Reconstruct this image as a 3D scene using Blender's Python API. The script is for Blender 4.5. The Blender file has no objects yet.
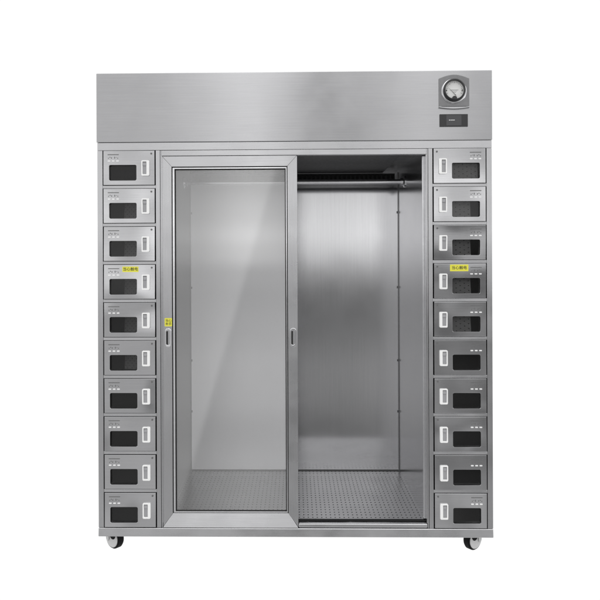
import bpy, bmesh, math, random
from mathutils import Vector, Matrix
from bpy_extras.object_utils import world_to_camera_view
random.seed(7)
sc = bpy.context.scene
C = sc.collection
R = math.radians
U = 1/227.0                                   # metres per measured unit on the front plane
def Z(py): return 1.26 + (262-py)*U           # height on the front plane
def X(px): return (px-293.7)*U
DEPTH = 0.75

# ------------------------------------------------------------------ materials
def mat(name):
    m = bpy.data.materials.new(name); m.use_nodes = True
    nt = m.node_tree; nt.nodes.clear()
    return m, nt, nt.nodes.new('ShaderNodeOutputMaterial')
def plain(name, col, rough=.5, metal=0., spec=.5, emit=0.):
    m, nt, out = mat(name)
    p = nt.nodes.new('ShaderNodeBsdfPrincipled')
    n = nt.nodes.new('ShaderNodeTexNoise'); n.inputs['Scale'].default_value = 60; n.inputs['Detail'].default_value = 4
    tc = nt.nodes.new('ShaderNodeTexCoord'); nt.links.new(tc.outputs['Object'], n.inputs['Vector'])
    mr = nt.nodes.new('ShaderNodeMapRange'); mr.inputs['To Min'].default_value = rough*.8; mr.inputs['To Max'].default_value = min(1, rough*1.2)
    nt.links.new(n.outputs['Fac'], mr.inputs['Value']); nt.links.new(mr.outputs[0], p.inputs['Roughness'])
    p.inputs['Base Color'].default_value = (*col, 1); p.inputs['Metallic'].default_value = metal
    p.inputs['Specular IOR Level'].default_value = spec
    if emit: p.inputs['Emission Color'].default_value = (*col, 1); p.inputs['Emission Strength'].default_value = emit
    nt.links.new(p.outputs[0], out.inputs[0]); return m
def steel(name, grain, tangent, base=.5, rough=.27, aniso=.55, low=.35, fine=.05, rvar=.06):
    """brushed stainless steel; grain = mapping scale (small along the brushing), tangent = direction of widest spread"""
    m, nt, out = mat(name); N = nt.nodes.new; L = nt.links.new
    tc = N('ShaderNodeTexCoord'); oi = N('ShaderNodeObjectInfo')
    off = N('ShaderNodeVectorMath'); off.operation = 'MULTIPLY_ADD'
    comb = N('ShaderNodeCombineXYZ')
    for i in range(3): L(oi.outputs['Random'], comb.inputs[i])
    L(comb.outputs[0], off.inputs[0]); off.inputs[1].default_value = (7, 11, 13); L(tc.outputs['Object'], off.inputs[2])
    mp = N('ShaderNodeMapping'); mp.inputs['Scale'].default_value = grain; L(off.outputs[0], mp.inputs['Vector'])
    n1 = N('ShaderNodeTexNoise'); n1.inputs['Scale'].default_value = 1; n1.inputs['Detail'].default_value = 5; n1.inputs['Roughness'].default_value = .65
    L(mp.outputs[0], n1.inputs['Vector'])
    n2 = N('ShaderNodeTexNoise'); n2.inputs['Scale'].default_value = 7; n2.inputs['Detail'].default_value = 4
    L(off.outputs[0], n2.inputs['Vector'])
    n3 = N('ShaderNodeTexNoise'); n3.inputs['Scale'].default_value = 2.6; n3.inputs['Detail'].default_value = 1
    L(off.outputs[0], n3.inputs['Vector'])
    p = N('ShaderNodeBsdfPrincipled'); p.inputs['Metallic'].default_value = 1
    mr = N('ShaderNodeMapRange'); mr.inputs['From Min'].default_value = .3; mr.inputs['From Max'].default_value = .7; mr.clamp = False
    mr.inputs['To Min'].default_value = base*(1-fine); mr.inputs['To Max'].default_value = base*(1+fine)
    L(n1.outputs['Fac'], mr.inputs['Value'])
    cc = N('ShaderNodeCombineColor'); 
    bl = N('ShaderNodeMath'); bl.operation = 'MULTIPLY'; bl.inputs[1].default_value = 1.02
    L(mr.outputs[0], cc.inputs[0]); L(mr.outputs[0], cc.inputs[1]); L(mr.outputs[0], bl.inputs[0]); L(bl.outputs[0], cc.inputs[2])
    L(cc.outputs[0], p.inputs['Base Color'])
    rr = N('ShaderNodeMapRange'); rr.inputs['From Min'].default_value = .3; rr.inputs['From Max'].default_value = .7; rr.clamp = False
    rr.inputs['To Min'].default_value = rough-rvar; rr.inputs['To Max'].default_value = rough+rvar
    L(n2.outputs['Fac'], rr.inputs['Value']); L(rr.outputs[0], p.inputs['Roughness'])
    p.inputs['Anisotropic'].default_value = aniso
    tv = N('ShaderNodeCombineXYZ')
    for i in range(3): tv.inputs[i].default_value = tangent[i]
    L(tv.outputs[0], p.inputs['Tangent'])
    b1 = N('ShaderNodeBump'); b1.inputs['Strength'].default_value = low; b1.inputs['Distance'].default_value = .01
    L(n3.outputs['Fac'], b1.inputs['Height'])
    b2 = N('ShaderNodeBump'); b2.inputs['Strength'].default_value = .06; b2.inputs['Distance'].default_value = .0006
    L(n1.outputs['Fac'], b2.inputs['Height']); L(b1.outputs[0], b2.inputs['Normal']); L(b2.outputs[0], p.inputs['Normal'])
    L(p.outputs[0], out.inputs[0]); return m
TX, TY, TZ = (1,0,0), (0,1,0), (0,0,1)
M = {}
M['header'] = steel('steel_header', (5,5,420), TZ, rough=.19, low=.05, fine=.035, rvar=.025, base=.43)
M['front_h'] = steel('steel_rail', (8,8,420), TZ, rough=.27, low=.8, fine=.05)
M['front_v'] = steel('steel_post', (420,420,8), TX, rough=.27, low=.5, fine=.05)
M['door'] = steel('steel_door', (8,8,420), TX, rough=.14, aniso=.2, low=3.0, fine=.04, rvar=.03)
M['back'] = steel('steel_back', (260,260,3), TX, rough=.15, aniso=.7, low=.10, fine=.03, rvar=.01, base=.58)
M['side'] = steel('steel_side', (260,260,3), TY, rough=.2, aniso=.6, low=.04, fine=.04, rvar=.01)
M['inner'] = steel('steel_inner_wall', (260,260,3), TY, rough=.2, aniso=.6, low=.04, fine=.04, rvar=.01, base=.58)
M['inner_shade'] = steel('steel_shaded_wall', (260,260,3), TY, rough=.42, aniso=.2, low=.04, fine=.04, rvar=.01, base=.07)  # left wall's shade is put into a darker steel colour
M['satin'] = steel('satin_panel', (90,90,3), TX, rough=.72, aniso=.1, low=.05, fine=.012, rvar=.01, base=.88)
M['satin'].node_tree.nodes['Principled BSDF'].inputs['Metallic'].default_value = .4
M['floor'] = steel('steel_floor', (8,420,8), TX, rough=.30, aniso=.3, low=.6, base=.31)
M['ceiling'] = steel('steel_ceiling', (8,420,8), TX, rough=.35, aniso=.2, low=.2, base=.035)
M['trim'] = steel('steel_trim', (60,60,60), TX, rough=.16, aniso=0, low=.1, base=.72)
M['white'] = plain('white_plastic', (.72,.72,.715), .35)
M['greyp'] = plain('grey_plastic', (.30,.30,.31), .4)
M['pad'] = plain('caster_grey', (.46,.46,.46), .45)
M['rubber'] = plain('black_rubber', (.004,.004,.0045), .6, spec=.1)
M['black'] = plain('black_enamel', (.015,.015,.016), .3)
M['void'] = plain('dark_cavity', (.02,.02,.02), .8, spec=.1)
M['ink'] = plain('black_ink', (.02,.02,.015), .6)
M['etch'] = plain('etched_mark', (.10,.10,.10), .5)
M['yellow'] = plain('yellow_sticker', (.62,.59,.05), .45)
M['dial'] = plain('dial_face', (.60,.60,.59), .5)
M['lcd'] = plain('lcd_grey', (.045,.045,.048), .25)
M['mark'] = plain('pale_mark', (.68,.68,.68), .5)
M['filter'] = plain('filter_mesh', (.055,.055,.057), .5)
M['plate'] = plain('perforated_grey', (.60,.60,.60), .4)
M['gplate'] = steel('gauge_plate', (60,60,60), TX, rough=.3, aniso=0, low=.1, base=.20)
def glass(name, tint, gfac, gcol, rough, veil=0., dcol=.5, smudge=0):
    m, nt, out = mat(name); N = nt.nodes.new; L = nt.links.new
    t = N('ShaderNodeBsdfTransparent'); t.inputs[0].default_value = (tint, tint, tint, 1)
    g = N('ShaderNodeBsdfGlossy'); g.inputs['Color'].default_value = (gcol, gcol, gcol, 1); g.inputs['Roughness'].default_value = rough
    lw = N('ShaderNodeLayerWeight'); lw.inputs['Blend'].default_value = .15
    mr = N('ShaderNodeMapRange'); mr.inputs['To Min'].default_value = gfac; mr.inputs['To Max'].default_value = 1
    L(lw.outputs['Fresnel'], mr.inputs['Value'])
    mx = N('ShaderNodeMixShader'); L(mr.outputs[0], mx.inputs[0]); L(t.outputs[0], mx.inputs[1]); L(g.outputs[0], mx.inputs[2])
    last = mx
    if veil:  # pale haze painted into the pane in place of reflected light
        d = N('ShaderNodeBsdfDiffuse'); d.inputs[0].default_value = (dcol, dcol, dcol, 1)
        n = N('ShaderNodeTexNoise'); n.inputs['Scale'].default_value = 3; n.inputs['Detail'].default_value = 6
        tc = N('ShaderNodeTexCoord'); oi = N('ShaderNodeObjectInfo'); ad = N('ShaderNodeVectorMath'); L(tc.outputs['Object'], ad.inputs[0]); L(oi.outputs['Random'], ad.inputs[1]); L(ad.outputs[0], n.inputs['Vector'])
        r = N('ShaderNodeMapRange'); r.inputs['To Min'].default_value = veil*.85; r.inputs['To Max'].default_value = veil*1.15
        if smudge:
            n.inputs['Scale'].default_value = 26; r.inputs['From Min'].default_value = .42; r.inputs['From Max'].default_value = .72; r.inputs['To Min'].default_value = 0; r.inputs['To Max'].default_value = veil*4
        L(n.outputs['Fac'], r.inputs['Value'])
        m2 = N('ShaderNodeMixShader'); L(r.outputs[0], m2.inputs[0]); L(mx.outputs[0], m2.inputs[1]); L(d.outputs[0], m2.inputs[2]); last = m2
    L(last.outputs[0], out.inputs[0]); return m
M['glass'] = glass('door_glass', .98, .12, .9, .0, veil=.075, dcol=.75)
M['smoke'] = glass('smoked_glass', .58, .028, .8, .02, veil=.005, dcol=.6)

# ------------------------------------------------------------------ mesh helpers
class MB:
    def __init__(s): s.v = []; s.f = []
    def box(s, x0, x1, y0, y1, z0, z1):
        b = len(s.v)
        s.v += [(x,y,z) for x in (x0,x1) for y in (y0,y1) for z in (z0,z1)]
        s.f += [tuple(b+i for i in q) for q in ((0,1,3,2),(4,6,7,5),(0,4,5,1),(2,3,7,6),(0,2,6,4),(1,5,7,3))]
        return s
    def prism(s, pts, y0, y1):
        """polygon pts = (x,z) counter-clockwise seen from the front, from y0 (front) to y1"""
        b = len(s.v); n = len(pts)
        s.v += [(x,y0,z) for x,z in pts] + [(x,y1,z) for x,z in pts]
        s.f.append(tuple(range(b, b+n))); s.f.append(tuple(range(b+2*n-1, b+n-1, -1)))
        for i in range(n):
            j = (i+1) % n; s.f.append((b+j, b+i, b+n+i, b+n+j))
        return s
    def ring(s, outer, inner, y0, y1):
        """same-length loops of (x,z): a plate with a hole"""
        b = len(s.v); n = len(outer)
        for loop, y in ((outer,y0),(inner,y0),(outer,y1),(inner,y1)): s.v += [(x,y,z) for x,z in loop]
        for i in range(n):
            j = (i+1) % n
            A, B_, C_, D = b, b+n, b+2*n, b+3*n
            s.f += [(A+i,A+j,B_+j,B_+i), (C_+j,C_+i,D+i,D+j), (A+j,A+i,C_+i,C_+j), (B_+i,B_+j,D+j,D+i)]
        return s
    def tube(s, p, q, r, n=16, r2=None):
        p, q = Vector(p), Vector(q); d = (q-p).normalized(); a = d.orthogonal().normalized(); c = d.cross(a)
        b = len(s.v); r2 = r if r2 is None else r2
        for k in range(n):
            t = 2*math.pi*k/n; o = a*math.cos(t)+c*math.sin(t)
            s.v += [tuple(p+o*r), tuple(q+o*r2)]
        for k in range(n):
            i = b+2*k; j = b+2*((k+1) % n); s.f.append((i, j, j+1, i+1))
        s.f.append(tuple(b+2*k for k in reversed(range(n)))); s.f.append(tuple(b+2*k+1 for k in range(n)))
        return s
    def lathe(s, prof, c, axis, n=32):
        """prof = (radius, distance along axis)"""
        c = Vector(c); d = Vector(axis).normalized(); a = d.orthogonal().normalized(); e = d.cross(a); b = len(s.v); m = len(prof)
        for k in range(n):
            t = 2*math.pi*k/n; o = a*math.cos(t)+e*math.sin(t)
            s.v += [tuple(c+o*r+d*h) for r, h in prof]
        for k in range(n):
            for i in range(m-1):
                p0 = b+k*m+i; p1 = b+((k+1) % n)*m+i
                s.f.append((p0, p1, p1+1, p0+1))
        return s
def build(name, mb, m, parent=None, bevel=0., smooth=False, loc=None, label=None):
    me = bpy.data.meshes.new(name); me.from_pydata(mb.v, [], mb.f)
    bm = bmesh.new(); bm.from_mesh(me); bmesh.ops.remove_doubles(bm, verts=bm.verts, dist=1e-6)
    bmesh.ops.recalc_face_normals(bm, faces=bm.faces); bm.to_mesh(me); bm.free()
    me.materials.append(m)
    o = bpy.data.objects.new(name, me); C.objects.link(o)
    if parent: o.parent = parent
    if loc: o.location = loc
    if smooth or bevel:
        me.shade_smooth()
        if bevel:
            b = o.modifiers.new('bevel', 'BEVEL'); b.width = bevel; b.segments = 2; b.limit_method = 'ANGLE'; b.angle_limit = R(35)
            b.harden_normals = True
        else:
            e = o.modifiers.new('es', 'EDGE_SPLIT'); e.split_angle = R(35)
    if label: o['label'] = label
    return o
def rrect(x0, x1, z0, z1, r, n=6):
    """rounded rectangle loop and, vertex for vertex, the corner of its bounding box (for plates with a hole)"""
    pts = []; cor = []
    for cx, cz, a0, ci in ((x1-r, z1-r, 0, (1,1)), (x0+r, z1-r, 90, (0,1)), (x0+r, z0+r, 180, (0,0)), (x1-r, z0+r, 270, (1,0))):
        for k in range(n+1):
            a = R(a0+90*k/n); pts.append((cx+r*math.cos(a), cz+r*math.sin(a))); cor.append(ci)
    return pts, cor
def hole_plate(x0, x1, z0, z1, hx0, hx1, hz0, hz1, r, y0, y1):
    pts, cor = rrect(hx0, hx1, hz0, hz1, r)
    outer = [((x1 if a else x0), (z1 if b else z0)) for a, b in cor]
    mb = MB(); n = len(pts)
    # outer corner repeated: fan triangles + side quads
    b = 0
    for y in (y0, y1):
        mb.v += [(x, y, z) for x, z in outer] + [(x, y, z) for x, z in pts]
    def add(*ix):
        q = []
        for i in ix:
            co = mb.v[i]
            if all(mb.v[k] != co for k in q): q.append(i)
        if len(q) > 2: mb.f.append(tuple(q))
    for i in range(n):
        j = (i+1) % n
        add(i, j, n+j, n+i); add(2*n+j, 2*n+i, 3*n+i, 3*n+j)
        add(j, i, 2*n+i, 2*n+j); add(n+i, n+j, 3*n+j, 3*n+i)
    return mb
def text(name, body, size, m, parent, loc, line=1.0):
    cu = bpy.data.curves.new(name, 'FONT'); cu.body = body; cu.size = size; cu.align_x = 'CENTER'; cu.align_y = 'CENTER'
    cu.space_line = line; cu.offset = size*.006; cu.extrude = .0001
    t = bpy.data.objects.new(name, cu); C.objects.link(t)
    bpy.context.view_layer.update()
    me = bpy.data.meshes.new_from_object(t); bpy.data.objects.remove(t)
    me.materials.clear(); me.materials.append(m)
    o = bpy.data.objects.new(name, me); C.objects.link(o); o.parent = parent
    o.location = loc; o.rotation_euler = (R(90), 0, 0); return o

# ------------------------------------------------------------------ the cabinet
cab = bpy.data.objects.new('garment_cabinet', None); C.objects.link(cab)
cab['label'] = 'brushed stainless steel garment cabinet with glass sliding door and two columns of small lockers'
cab['category'] = 'cabinet'
W = .869; WI = .584; IN = .572
LX0, LX1 = .612, .843                         # locker door extents from the middle
zt_h, zb_h = Z(72), Z(141.3)
z_rail0, z_rail1 = Z(149.3), Z(141.5)
z_base0, z_base1 = Z(536.7), Z(528.0)
z_open1 = Z(154.9); z_sill = Z(523.2)
build('header_panel', MB().box(-W-.0025, W+.0015, -.004, DEPTH, zb_h, zt_h), M['header'], cab, .0022)
build('top_rail', MB().box(-W, W, 0, .04, z_rail0, z_rail1), M['front_h'], cab, .0015)
br = MB().box(-W, W, -.003, .04, z_base0, z_base1-.0008)
br.v = [(x, (-.0068 if (y < 0 and z < z_base0+.01) else y), z) for x, y, z in br.v]
build('base_rail', br, M['front_h'], cab, .003)
build('base_pan', MB().box(-W+.004, W-.004, .0405, DEPTH-.004, z_base0+.0342, z_base1), M['void'], cab)
for s in (-1, 1):
    x = sorted((s*(W-.001), s*(W-.004)))
    build('side_panel', MB().box(x[0], x[1], .0405, DEPTH, z_base1, z_rail1), M['side'], cab)
build('rear_panel', MB().box(-W+.005, W-.005, DEPTH-.003, DEPTH, z_base1, zb_h-.002), M['side'], cab)

# locker fronts: face frame, doors, compartments
PITCH = 38.15*U; H = 35.2*U; TOP = Z(149.3)
opens = [(TOP-k*PITCH-H, TOP-k*PITCH) for k in range(10)]
for s in (-1, 1):
    a0, a1 = LX0-.0025, LX1+.0025
    def sx(a, b): return (a, b) if s > 0 else (-b, -a)
    f = MB(); 
    f.box(*sx(a1, W), 0, .025, z_base1, z_rail0-.0008)
    build('locker_stile', f, M['front_v'], cab, .0012)
    f = MB(); f.box(*sx(WI+.007, a0), 0, .025, z_base1, z_rail0-.0008)
    build('locker_stile', f, M['front_v'], cab, .0012)
    f = MB(); f.box(*sx(WI, WI+.0055), .003, .025, z_base1, z_rail0-.0008)
    build('jamb_strip', f, M['front_v'], cab, .0008)
    for k in range(10):
        z1 = opens[k][0]; z0 = opens[k+1][1] if k < 9 else z_base1
        if z1-z0 < .003: continue
        build('locker_rail', MB().box(*sx(a0+.0003, a1-.0003), .0012, .022, z0, z1), M['front_h'], cab, .0012)
    # carcass behind the frame
    f = MB()
    f.box(*sx(a0-.002, a0+.001), .0255, .40, z_base1+.001, z_rail0-.002)
    f.box(*sx(a1-.001, a1+.002), .0255, .40, z_base1+.001, z_rail0-.002)
    f.box(*sx(a0, a1), .398, .40, z_base1+.001, z_rail0-.002)
    for k in range(11):
        zz = (opens[k][1] if k < 10 else opens[9][0]-.003)
        f.box(*sx(a0+.0012, a1-.0012), .0255, .397, zz+.0005 if k else zz-.004, zz+.003 if k else zz-.0015)
    build('locker_carcass', f, M['void'], cab)

def make_door(s):
    """s=-1: window on the left half (left column); s=+1 its mirror image"""
    def bx(x0, x1): return (x0*U, x1*U) if s < 0 else (-x1*U, -x0*U)
    def z(py): return -py*U
    dw, dh = .2265/2, .1515/2
    hx = bx(-20, 7.5)
    d = build('locker_door', hole_plate(-dw, dw, -dh, dh, hx[0], hx[1], z(12.7), z(-2.9), .0065, -.003, .012), M['door'], None, .0012)
    build('window_pane', MB().prism(rrect(hx[0]-.003, hx[1]+.003, z(12.7)-.003, z(-2.9)+.003, .006)[0], .0122, .0145), M['smoke'], d)
    # latch: raised white surround, grey paddle
    lx = bx(12.8, 20.7); rx = bx(14.0, 17.9); N_ = 5
    o, _ = rrect(*lx, z(8.2), z(-7.3), .005, N_); i, _ = rrect(*rx, z(6.5), z(-6.0), .002, N_)
    build('latch_frame', MB().ring(o, i, -.011, -.003), M['white'], d, .001)
    p = MB(); p.box(rx[0]-.001, rx[1]+.001, -.0055, -.0035, z(6.2), z(-6)); p.box(rx[0]+.001, rx[1]-.001, -.0085, -.0055, z(-2.0), z(-5.0))
    build('latch_paddle', p, M['greyp'], d, .0006)
    kx = sum(bx(22.0, 23.0))/2
    build('lock_pin', MB().tube((kx, -.0045, z(-14.2)), (kx, -.003, z(-14.2)), .0042, 16), M['etch'], d)
    # stamped vent: one long slot, small glyph row and three short slots
    v = MB(); a, b = bx(-21.4, -10.2); v.box(a, b, -.0036, -.003, z(-12.9), z(-13.7)) 
    for k in range(7):
        a, b = bx(-21+k*1.55, -21+k*1.55+.8); v.box(a, b, -.0034, -.003, z(-9.3 - (k % 2)*.9), z(-10.2-((k*2) % 3)*.5))
    build('etched_caption', v, M['etch'], d)
    v = MB()
    for c in (-20, -15.7, -11.4):
        a, b = bx(c-1.35, c+1.35); v.prism(rrect(a, b, z(-6.3), z(-7.5), .0018, 3)[0], -.0046, -.003)
    build('slot_glints', v, M['mark'], d)  # pale colour stands in for bright reflections on the short slots
    return d
# interior plates seen through the windows
def make_divider(s):
    v = MB(); cw = 16.5*U; x0 = -10*U
    nx, nz = 7, 7; p = .0105
    for i in range(nx):
        for j in range(nz):
            cx = (i-nx/2+.5)*p; cz = (j-nz/2+.5)*p; h = p/2; r = .0019 if (i+j) % 2 else .0005
            out = [(cx+h,cz),(cx+h,cz+h),(cx,cz+h),(cx-h,cz+h),(cx-h,cz),(cx-h,cz-h),(cx,cz-h),(cx+h,cz-h)]
            inn = [(cx+r*math.cos(R(45*k)), cz+r*math.sin(R(45*k))) for k in range(8)]
            b = len(v.v); v.v += [(x,0,zz) for x,zz in out]+[(x,0,zz) for x,zz in inn]
            for k in range(8): v.f.append((b+k, b+(k+1)%8, b+8+(k+1)%8, b+8+k))
    return build('perforated_plate', v, M['plate'], cab)
def copy_tree(o, parent):
    c = o.copy(); C.objects.link(c); c.parent = parent
    for ch in list(o.children): copy_tree(ch, c)
    return c
tilts = {-1: [(-.3,.5),(.1,.2),(-2.0,-.4),(-2.0,.3),(.2,0),(-.5,.3),(.6,-.5),(-.8,.6),(.5,-.3),(-.6,.5)],
          1: [(-.3,-.3),(.3,.2),(2.6,.6),(1.6,.5),(.6,-.6),(-.9,.5),(.5,-.4),(-1.8,-.6),(-.7,.4),(.5,-.5)]}
doors = {}
for s in (-1, 1):
    proto = make_door(s)
    for k in range(10):
        d = proto if k == 0 else copy_tree(proto, cab)
        d.parent = cab
        zc = (opens[k][0]+opens[k][1])/2
        d.location = (s*(LX0+LX1)/2, 0, zc)
        tx, tz = tilts[s][k]; d.rotation_euler = (R(tx*.7), 0, R(tz*.7))
        doors[s, k] = d
pl0 = make_divider(1)
for k in range(5):
    pl = pl0 if k == 0 else pl0.copy()
    if k: C.objects.link(pl)
    pl.parent = cab
    zc = (opens[k][0]+opens[k][1])/2
    pl.location = ((LX0+LX1)/2 - .004 + (.012 if k == 0 else -.008), .022, zc-.022)
    pl.rotation_euler = (R(-10), 0, 0)
    if k == 0: pl.scale.x = 1.75; pl.location.x += .012

for k in (1, 2, 3, 4, 5):
    pl = pl0.copy(); C.objects.link(pl); pl.parent = cab; pl.scale.x = 1
    zc = (opens[k][0]+opens[k][1])/2
    pl.location = (-(LX0+LX1)/2 - .004, .060, zc-.022); pl.rotation_euler = (R(-6), 0, R(-16))
def sticker(parent, x, y, z, w, h, body, size, line=1.0):
    st = build('warning_sticker', MB().prism(rrect(x-w/2, x+w/2, z-h/2, z+h/2, .0015, 3)[0], y-.0006, y), M['yellow'], parent)
    t = text('sticker_lettering', body, size, M['ink'], st, (x, y-.0008, z), line)
    return st
def dsticker(k, s, x0, x1, y0, y1):
    d = doors[s, k]
    # third level: sticker on the door, its lettering joined as second material
    w = (x1-x0)*U; h = (y1-y0)*U; cx = (x0+x1)/2*U; cz = -(y0+y1)/2*U
    st = build('warning_sticker', MB().prism(rrect(cx-w/2, cx+w/2, cz-h/2, cz+h/2, .0015, 3)[0], -.0042, -.003), M['yellow'], d, label='yellow warning sticker with four black characters')
    t = text('lettering', '当心触电', .0168, M['ink'], d, (cx, -.0045, cz))
    join(st, t)
def join(a, t):
    """merge mesh of t into a as a second material"""
    bm = bmesh.new(); bm.from_mesh(a.data); n = len(bm.faces)
    me2 = t.data; mw = Matrix.Translation(t.location) @ t.rotation_euler.to_matrix().to_4x4()
    me2.transform(mw); bm.from_mesh(me2); bm.faces.ensure_lookup_table()
    for f in bm.faces[n:]: f.material_index = 1
    bm.to_mesh(a.data); bm.free(); a.data.materials.append(M['ink'])
    bpy.data.objects.remove(t)
dsticker(3, -1, -7, 9.2, -15.4, -9.9)
dsticker(3, 1, -10, 8.2, -16.2, -9.6)

# ------------------------------------------------------------------ opening surround
build('lintel_strip', MB().box(-WI+.0005, WI-.0005, .0015, .03, z_open1, z_rail0-.001), M['front_h'], cab, .0012)
build('sill', MB().box(.0165, WI-.0005, .003, .0315, z_base1, z_sill-.003), M['front_h'], cab, .004)
build('floor_track', MB().box(-WI+.001, WI-.001, .0345, .0375, z_base1, .1135), M['ceiling'], cab, .0006)
for s in (-1, 1):
    x = sorted((s*(WI-.0005), s*(WI-.0110)))
    build('side_track', MB().box(x[0], x[1], 0.0385, .048, .1165, z_open1-.001), M['trim'], cab, .0015)
    x = sorted((s*(WI-.0005), s*(WI-.0035)))
    build('jamb', MB().box(x[0], x[1], .004, .036, z_sill, z_open1-.001), M['side'], cab)

# ------------------------------------------------------------------ interior
zf = .115; zc = 1.762; yb = DEPTH-.006; yf = .038
build('back_panel', MB().box(0, IN, yb-.002, yb, zf, zc), M['back'], cab)
build('back_panel', MB().box(-IN, -.001, yb-.002, yb, zf, 1.71), M['satin'], cab, label='flat pale grey back panel behind the glass door')
build('back_panel', MB().box(-IN, -.001, yb-.002, yb, 1.711, zc), M['back'], cab)
for s in (-1, 1):
    x = sorted((s*IN, s*(IN+.002)))
    build('interior_wall', MB().box(x[0], x[1], .048, yb, zf-.01, zc), M['inner' if s > 0 else 'inner_shade'], cab)
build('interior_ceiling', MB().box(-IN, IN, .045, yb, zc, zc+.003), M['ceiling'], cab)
build('ceiling_filter', MB().box(-.492, .492, .09, .725, zc-.012, zc-.001), M['filter'], cab, .003)
# perforated floor: real holes over a dark pan
v = MB(); nx = int(2*IN/.020); ny = int((yb-yf)/.031); px_ = 2*IN/nx; py_ = (yb-.003-yf)/ny
for i in range(nx):
    for j in range(ny):
        cx = -IN+(i+.5)*px_; cy = yf+(j+.5)*py_; hx, hy = px_/2, py_/2; r = .0034; rl = .0046
        out = [(cx+hx,cy),(cx+hx,cy+hy),(cx,cy+hy),(cx-hx,cy+hy),(cx-hx,cy),(cx-hx,cy-hy),(cx,cy-hy),(cx+hx,cy-hy)]
        inn = [(cx+r*math.cos(R(45*k)), cy+rl*math.sin(R(45*k))) for k in range(8)]
        b = len(v.v); v.v += [(a,c,zf) for a,c in out]+[(a,c,zf) for a,c in inn]
        for k in range(8): v.f.append((b+k, b+(k+1)%8, b+8+(k+1)%8, b+8+k))
build('perforated_floor', v, M['floor'], cab)
build('floor_seam', MB().box(-IN, IN, yb-.006, yb-.0025, zf+.0005, zf+.005), M['etch'], cab)
# slotted vent strip high on the back panel
v = MB(); zv0, zv1 = 1.708, 1.742; v.box(-IN+.02, IN-.02, yb-.009, yb-.003, zv0, zv0+.006); v.box(-IN+.02, IN-.02, yb-.009, yb-.003, zv1-.006, zv1)
n = 46
for k in range(n+1):
    cx = -IN+.02+(2*IN-.04)*k/n; v.box(max(cx-.005, -IN+.02), min(cx+.005, IN-.02), yb-.0088, yb-.0032, zv0+.0062, zv1-.0062)
build('vent_strip', v, M['ceiling'], cab)
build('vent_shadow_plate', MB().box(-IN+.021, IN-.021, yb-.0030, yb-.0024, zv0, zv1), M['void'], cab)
rod_y, rod_z = .52, 1.672
rod = build('garment_rail', MB().tube((-IN+.002, rod_y, rod_z), (IN-.002, rod_y, rod_z), .0125, 24), M['trim'], cab, smooth=True)
for s in (-1, 1):
    build('rail_flange', MB().lathe([(0,0),(.030,0),(.030,.004),(.018,.010),(.018,.022),(.0127,.022)], (s*(IN-.0005), rod_y, rod_z), (-s,0,0), 28), M['trim'], rod, smooth=True)
# corner angles with rivets
for s in (-1, 1):
    x = sorted((s*(IN-.0005), s*(IN-.0045)))
    ct = build('corner_trim', MB().box(x[0], x[1], yb-.008, yb-.0025, zf+.001, zc-.013), M['gplate'], cab)
    for zz in (1.53, 1.12, .72, .44):
        build('rivet', MB().tube((s*(IN-.007), yb-.004, zz-.006), (s*(IN-.007), yb-.004, zz+.006), .0030, 10), M['gplate'], ct, smooth=True)

# ------------------------------------------------------------------ sliding glass door
LD = bpy.data.objects.new('sliding_door', None); C.objects.link(LD); LD.parent = cab
dx0, dx1 = -WI+.001, X(297.2); dz0, dz1 = z_base1+.001, z_open1-.001
ix0, ix1 = X(171.0), X(287.6); iz0, iz1 = Z(514.2), Z(165.8)
y0, y1 = .006, .034
g = .0004
build('door_rail', MB().prism([(dx0+g,dz1),(ix0+g,iz1),(ix1-g,iz1),(dx1-g,dz1)], y0, y1), M['front_h'], LD, .0012)
build('door_stile', MB().prism([(dx0,dz1-g),(dx0,dz0+g),(ix0,iz0+g),(ix0,iz1-g)], y0, y1), M['front_v'], LD, .0012)
build('door_stile', MB().prism([(dx1,dz0+g),(dx1,dz1-g),(ix1,iz1-g),(ix1,iz0+g)], y0, y1), M['front_v'], LD, .0012)
# bottom rail leans back a little
r = MB(); r.v = [(dx0+g,y0-.0085,dz0),(dx1-g,y0-.0085,dz0),(ix1-g,y0+.0045,iz0),(ix0+g,y0+.0045,iz0),
                 (dx0+g,y1,dz0),(dx1-g,y1,dz0),(ix1-g,y1,iz0),(ix0+g,y1,iz0)]
r.f = [(0,1,2,3),(7,6,5,4),(0,4,5,1),(1,5,6,2),(2,6,7,3),(3,7,4,0)]
build('door_rail', r, M['front_h'], LD, .0012)
bw = 2.0*U
o = [(ix0+.0035,iz0+.002),(ix1-.0035,iz0+.002),(ix1-.0035,iz1-.0035),(ix0+.0035,iz1-.0035)]
i = [(ix0+.0035+bw,iz0+.002+bw*.6),(ix1-.0035-bw*.5,iz0+.002+bw*.6),(ix1-.0035-bw*.5,iz1-.0035-bw*.7),(ix0+.0035+bw,iz1-.0035-bw*.7)]
build('glazing_bead', MB().ring(o, i, .010, .028), M['trim'], LD, .0012)
build('gasket', MB().ring([(ix0-.001,iz0-.001),(ix1+.001,iz0-.001),(ix1+.001,iz1+.001),(ix0-.001,iz1+.001)], o, .013, .030), M['void'], LD)
gi = [(a+(.004 if a < -.3 else -.004), c+(.0025 if c < 1 else -.004)) for a, c in i]
build('gasket', MB().ring(i, gi, .016, .026), M['void'], LD)
build('glass_pane', MB().box(ix0+.006, ix1-.006, .020, .0205, iz0+.004, iz1-.006), M['glass'], LD)
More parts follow.
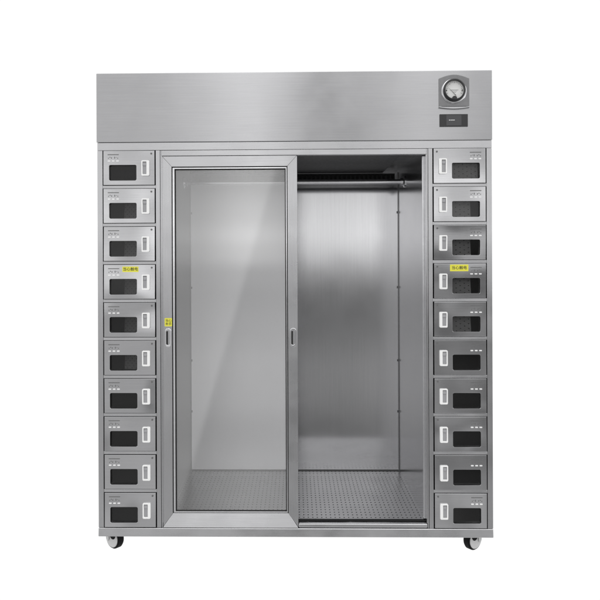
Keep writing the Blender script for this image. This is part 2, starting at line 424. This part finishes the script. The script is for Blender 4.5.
def pull(cx):
    h, w = 19*U/2, 6.2*U/2; zc_ = Z(337.6)
    o, _ = rrect(cx-w, cx+w, zc_-h, zc_+h, w*.98, 8); i, _ = rrect(cx-w*.62, cx+w*.45, zc_-h*.80, zc_+h*.78, w*.5, 8)
    a = build('door_pull', MB().ring(o, i, y0-.0045, y0+.0002), M['trim'], LD, .0015)
    build('pull_recess', MB().prism(rrect(cx-w*.62, cx+w*.45, zc_-h*.80, zc_+h*.78, w*.5, 8)[0], y0-.0010, y0-.0002), M['front_v'], a)
    build('pull_slot', MB().prism(rrect(cx-w*.60, cx-w*.12, zc_-h*.74, zc_+h*.70, w*.22, 6)[0], y0-.0022, y0-.0012), M['void'], a)
pull(X(167.2)); pull(X(292.8))
st = build('warning_sticker', MB().prism(rrect(X(163.6), X(171.4)-.002, Z(326.2), Z(317.9), .002, 3)[0], y0-.0010, y0-.0001), M['yellow'], LD, label='square yellow warning sticker with four black characters')
t = text('lettering', '当心\n夹手', .0138, M['ink'], LD, (X(167.4), y0-.0012, Z(322.2)), 1.08); join(st, t)

# ------------------------------------------------------------------ gauge and display on the header
GX, GZ = .7025, 2.0076; yh = -.004
pg = MB(); top = 2.0604; bot = 1.938; pts = [(.637,bot),(.770,bot),(.770,top)]
for k in range(1, 16): 
    t_ = k/16; pts.append((.770-(.133)*t_, top+.017*math.sin(math.pi*t_)))
pts.append((.637, top))
ga = build('pressure_gauge', MB().prism(pts, yh-.004, yh), M['gplate'], cab, .0015)
# curved lip under the plate
lip = MB(); n = 16
for k in range(n+1):
    t_ = k/n; x = .637+.133*t_; sag = .006*math.sin(math.pi*t_); 
    lip.v += [(x, yh-.0005, bot-.001-sag), (x, yh-.012, bot-.001-sag), (x, yh-.012, bot-.005-sag), (x, yh-.0005, bot-.005-sag)]
for k in range(n):
    a = 4*k
    for q in range(4): lip.f.append((a+q, a+(q+1)%4, a+4+(q+1)%4, a+4+q))
lip.f += [(0,1,2,3), (4*n+3,4*n+2,4*n+1,4*n)]
build('drip_lip', lip, M['door'], ga)
build('gauge_collar', MB().lathe([(.055,-.0),(.055,.002),(.050,.004),(.047,.004)], (GX, yh-.004, GZ-.004), (0,-1,0), 48), M['door'], ga, smooth=True)
build('bezel', MB().lathe([(.0405,.006),(.0405,.019),(.043,.022),(.0465,.021),(.0485,.016),(.0485,0)], (GX, yh-.004, GZ), (0,-1,0), 48), M['black'], ga, smooth=True)
build('dial', MB().tube((GX, yh-.012, GZ), (GX, yh-.004, GZ), .041, 48), M['dial'], ga)
v = MB(); yd = yh-.0122
for k in range(19):
    a = R(205-k*12.8); r0 = .030 if k % 3 == 0 else .033; w = .0007; c_, s_ = math.cos(a), math.sin(a)
    v.prism([(GX+r0*c_+w*s_, GZ+r0*s_-w*c_), (GX+.036*c_+w*s_, GZ+.036*s_-w*c_), (GX+.036*c_-w*s_, GZ+.036*s_+w*c_), (GX+r0*c_-w*s_, GZ+r0*s_+w*c_)], yd-.0004, yd)
for (a, b, zz, h) in ((-.018,.018,-.001,.0016), (-.012,.012,-.006,.001), (-.007,.007,-.011,.001)):
    v.box(GX+a, GX+b, yd-.0003, yd, GZ+zz, GZ+zz+h)
build('dial_scale', v, M['etch'], ga)
a = R(160); c_, s_ = math.cos(a), math.sin(a); w = .0009
build('needle', MB().prism([(GX-.008*c_+w*s_*2, GZ-.022-.008*s_-w*c_), (GX+.030*c_, GZ-.022+.045*s_*2.2), (GX-.008*c_-w*s_*2, GZ-.022-.008*s_+w*c_)], yd-.003, yd-.0022), M['ink'], ga)
for s in (-1, 1):
    build('dial_screw', MB().tube((GX+s*.034, yd-.003, GZ-.001), (GX+s*.034, yd, GZ-.001), .0026, 12), M['ink'], ga)
build('zero_boss', MB().prism([(GX-.012,GZ-.043),(GX+.012,GZ-.043),(GX+.009,GZ-.031),(GX+.004,GZ-.027),(GX-.004,GZ-.027),(GX-.009,GZ-.031)], yh-.021, yh-.012), M['black'], ga, .0015)

dp = build('control_display', MB().box(X(439), X(467), yh-.004, yh, 1.8495, 1.9045), M['black'], cab, .0015)
build('screen', MB().box(X(445.5), X(460.5), yh-.0050, yh-.0042, 1.854, 1.900), M['lcd'], dp)
v = MB()
for k, (a, b) in enumerate(((448.2,449.4),(449.9,451.0),(451.4,452.6),(453,453.8))): v.box(X(a), X(b), yh-.0054, yh-.0051, 1.8765, 1.8795)
build('readout', v, M['mark'], dp)

# ------------------------------------------------------------------ casters
DROP = .0255                                  # casters reach below the zero used above; everything is raised by it at the end
def caster(s):
    r = .0465; cx, cy, cz = (.793 if s > 0 else -.812), .058, r
    root = bpy.data.objects.new('caster', None); C.objects.link(root); root.parent = cab; root.location = (cx, cy, -DROP)
    ang = R(38)*s                                # yaw of the wheel
    ax = Vector((s*math.sin(R(38)), -math.cos(R(38)), 0))      # axle, outwards and forwards
    tv = Vector((-ax.y, ax.x, 0))
    c0 = Vector((0,0,cz))
    build('tyre', MB().lathe([(.034,-.012),(.042,-.017),(r,-.011),(r,.011),(.042,.017),(.034,.012)], c0, ax, 40), M['rubber'], root, smooth=True)
    build('wheel_hub', MB().lathe([(0,-.015),(.036,-.0135),(.037,0),(.039,.0175),(.037,.020),(.020,.0215),(0,.0215)], c0, ax, 40), M['pad'], root, smooth=True)
    build('hub_gap_shade', MB().lathe([(0,.0225),(.0185,.0225),(.0195,.0205),(0,.0205)], c0+Vector((0,0,.019))-tv*(.010*s), ax, 24), M['rubber'], root, smooth=True)  # black disc painted in for the shadowed gap above the hub
    f = MB()
    for sg in (-1, 1):
        o_ = ax*(sg*.0245)+tv*(.022*s)
        pts = []
        for k in range(13):
            a_ = R(180+15*k); pts.append((math.cos(a_)*.010, math.sin(a_)*.012+cz))
        pts += [(.010, z_base0+.0305+DROP), (-.010, z_base0+.0305+DROP)]
        b = len(f.v); n = len(pts)
        for th in (-.0015, .0015):
            for u_, zz in pts: q = o_+ax*th+tv*u_; f.v.append((q.x, q.y, zz))
        f.f.append(tuple(range(b, b+n))); f.f.append(tuple(range(b+2*n-1, b+n-1, -1)))
        for k in range(n): j = (k+1) % n; f.f.append((b+j, b+k, b+n+k, b+n+j))
    build('fork', f, M['pad'], root, .0008)
    build('swivel_plate', MB().box(-.035, .035, -.02, .04, z_base0+.031+DROP, z_base0+.0339+DROP), M['trim'], root)
for s in (-1, 1): caster(s)

# ------------------------------------------------------------------ studio light (a procedural environment: white sweep behind, dimmer room in front)
w = bpy.data.worlds.new('World'); sc.world = w; w.use_nodes = True
nt = w.node_tree; nt.nodes.clear(); N = nt.nodes.new; L = nt.links.new
out = N('ShaderNodeOutputWorld'); bg = N('ShaderNodeBackground'); L(bg.outputs[0], out.inputs[0])
tc = N('ShaderNodeTexCoord'); sep = N('ShaderNodeSeparateXYZ'); L(tc.outputs['Generated'], sep.inputs[0])
def math_(op, a, b=None, clamp=False):
    n = N('ShaderNodeMath'); n.operation = op; n.use_clamp = clamp
    for k, q in enumerate((a, b)):
        if q is None: continue
        if isinstance(q, (int, float)): n.inputs[k].default_value = q
        else: L(q, n.inputs[k])
    return n.outputs[0]
def ramp(v, lo, hi, stops):
    mr = N('ShaderNodeMapRange'); mr.inputs['From Min'].default_value = lo; mr.inputs['From Max'].default_value = hi; L(v, mr.inputs['Value'])
    cr = N('ShaderNodeValToRGB'); L(mr.outputs[0], cr.inputs[0]); cr.color_ramp.interpolation = 'EASE'
    e = cr.color_ramp.elements
    for k, (p_, c_) in enumerate(stops):
        q = (p_-lo)/(hi-lo)
        el = e[k] if k < 2 else e.new(q)
        el.position = q; el.color = (c_, c_, c_, 1)
    return cr.outputs[0]
ENV = 2.0   # stop values below are half the radiance (a ramp is clamped to 0..1)
elev = ramp(sep.outputs[2], -1, 1, [(-1,.35),(1,.85),(-.45,.26),(-.33,.19),(-.285,.15),(-.24,.08),(-.195,.16),(-.15,.17),(-.10,.10),(-.05,.075),(-.02,.15),(.015,.50),(.04,.68),(.07,.54),(.11,.43),(.16,.38),(.21,.33),(.30,.42),(.45,.85)])
az = ramp(sep.outputs[0], -1, 1, [(-1,.98),(1,.98),(-.5,.75),(-.35,.32),(-.24,.26),(-.15,.34),(-.065,.74),(.0,.48),(.04,.36),(.10,.52),(.14,.60),(.185,.90),(.225,.60),(.28,.46),(.35,.50),(.5,.75)])
front = math_('MULTIPLY', math_('MULTIPLY', elev, az), 2*ENV)
# added bright patch with a slanted edge, shaped to reflect in the glass
iy = math_('MAXIMUM', math_('MULTIPLY', sep.outputs[1], -1), .05)
dxn = math_('DIVIDE', sep.outputs[0], iy); dzn = math_('DIVIDE', sep.outputs[2], iy)
lin = math_('ADD', math_('MULTIPLY', dxn, -.961), math_('MULTIPLY', dzn, .276))
edge = ramp(lin, .045, .085, [(.058,0),(.072,1)])
lim = ramp(dxn, -.6, -.1, [(-.6,0),(-.1,1),(-.35,1)])
front = math_('ADD', front, math_('MULTIPLY', math_('MULTIPLY', edge, lim), .46))
side = ramp(sep.outputs[1], -.5, .1, [(-.35,0),(0.02,1)])
mix = N('ShaderNodeMix'); mix.data_type = 'FLOAT'; L(side, mix.inputs[0]); L(front, mix.inputs[2]); mix.inputs[3].default_value = 1.05
L(mix.outputs[0], bg.inputs['Color']); bg.inputs['Strength'].default_value = 1

# ------------------------------------------------------------------ camera
cd = bpy.data.cameras.new('camera'); cam = bpy.data.objects.new('camera', cd); C.objects.link(cam); sc.camera = cam
cam.location = (.006, -3.0, 1.26+DROP); cam.rotation_euler = (R(90), R(0), R(1.05))
cam.rotation_euler = (Matrix.Rotation(R(1.05), 3, 'Z') @ Matrix.Rotation(R(90), 3, 'X') @ Matrix.Rotation(R(-.22), 3, 'Z')).to_euler()
cd.sensor_width = 36; cd.lens = 36*681/600; cd.clip_start = .05; cd.clip_end = 100
sc.render.resolution_x = sc.render.resolution_y = 1024
for ch in cab.children: ch.location.z += DROP
bpy.context.view_layer.update()
for _ in range(2):
    q = world_to_camera_view(sc, cam, Vector((0, 0, 1.26+DROP)))
    cd.shift_x += q.x-293.9/600; cd.shift_y += q.y-(1-262/600)
    bpy.context.view_layer.update()
sc.view_settings.view_transform = 'Standard'; sc.view_settings.look = 'None'; sc.view_settings.exposure = 0; sc.view_settings.gamma = 1
sc.cycles.max_bounces = 12; sc.cycles.transparent_max_bounces = 8; sc.cycles.use_denoising = True
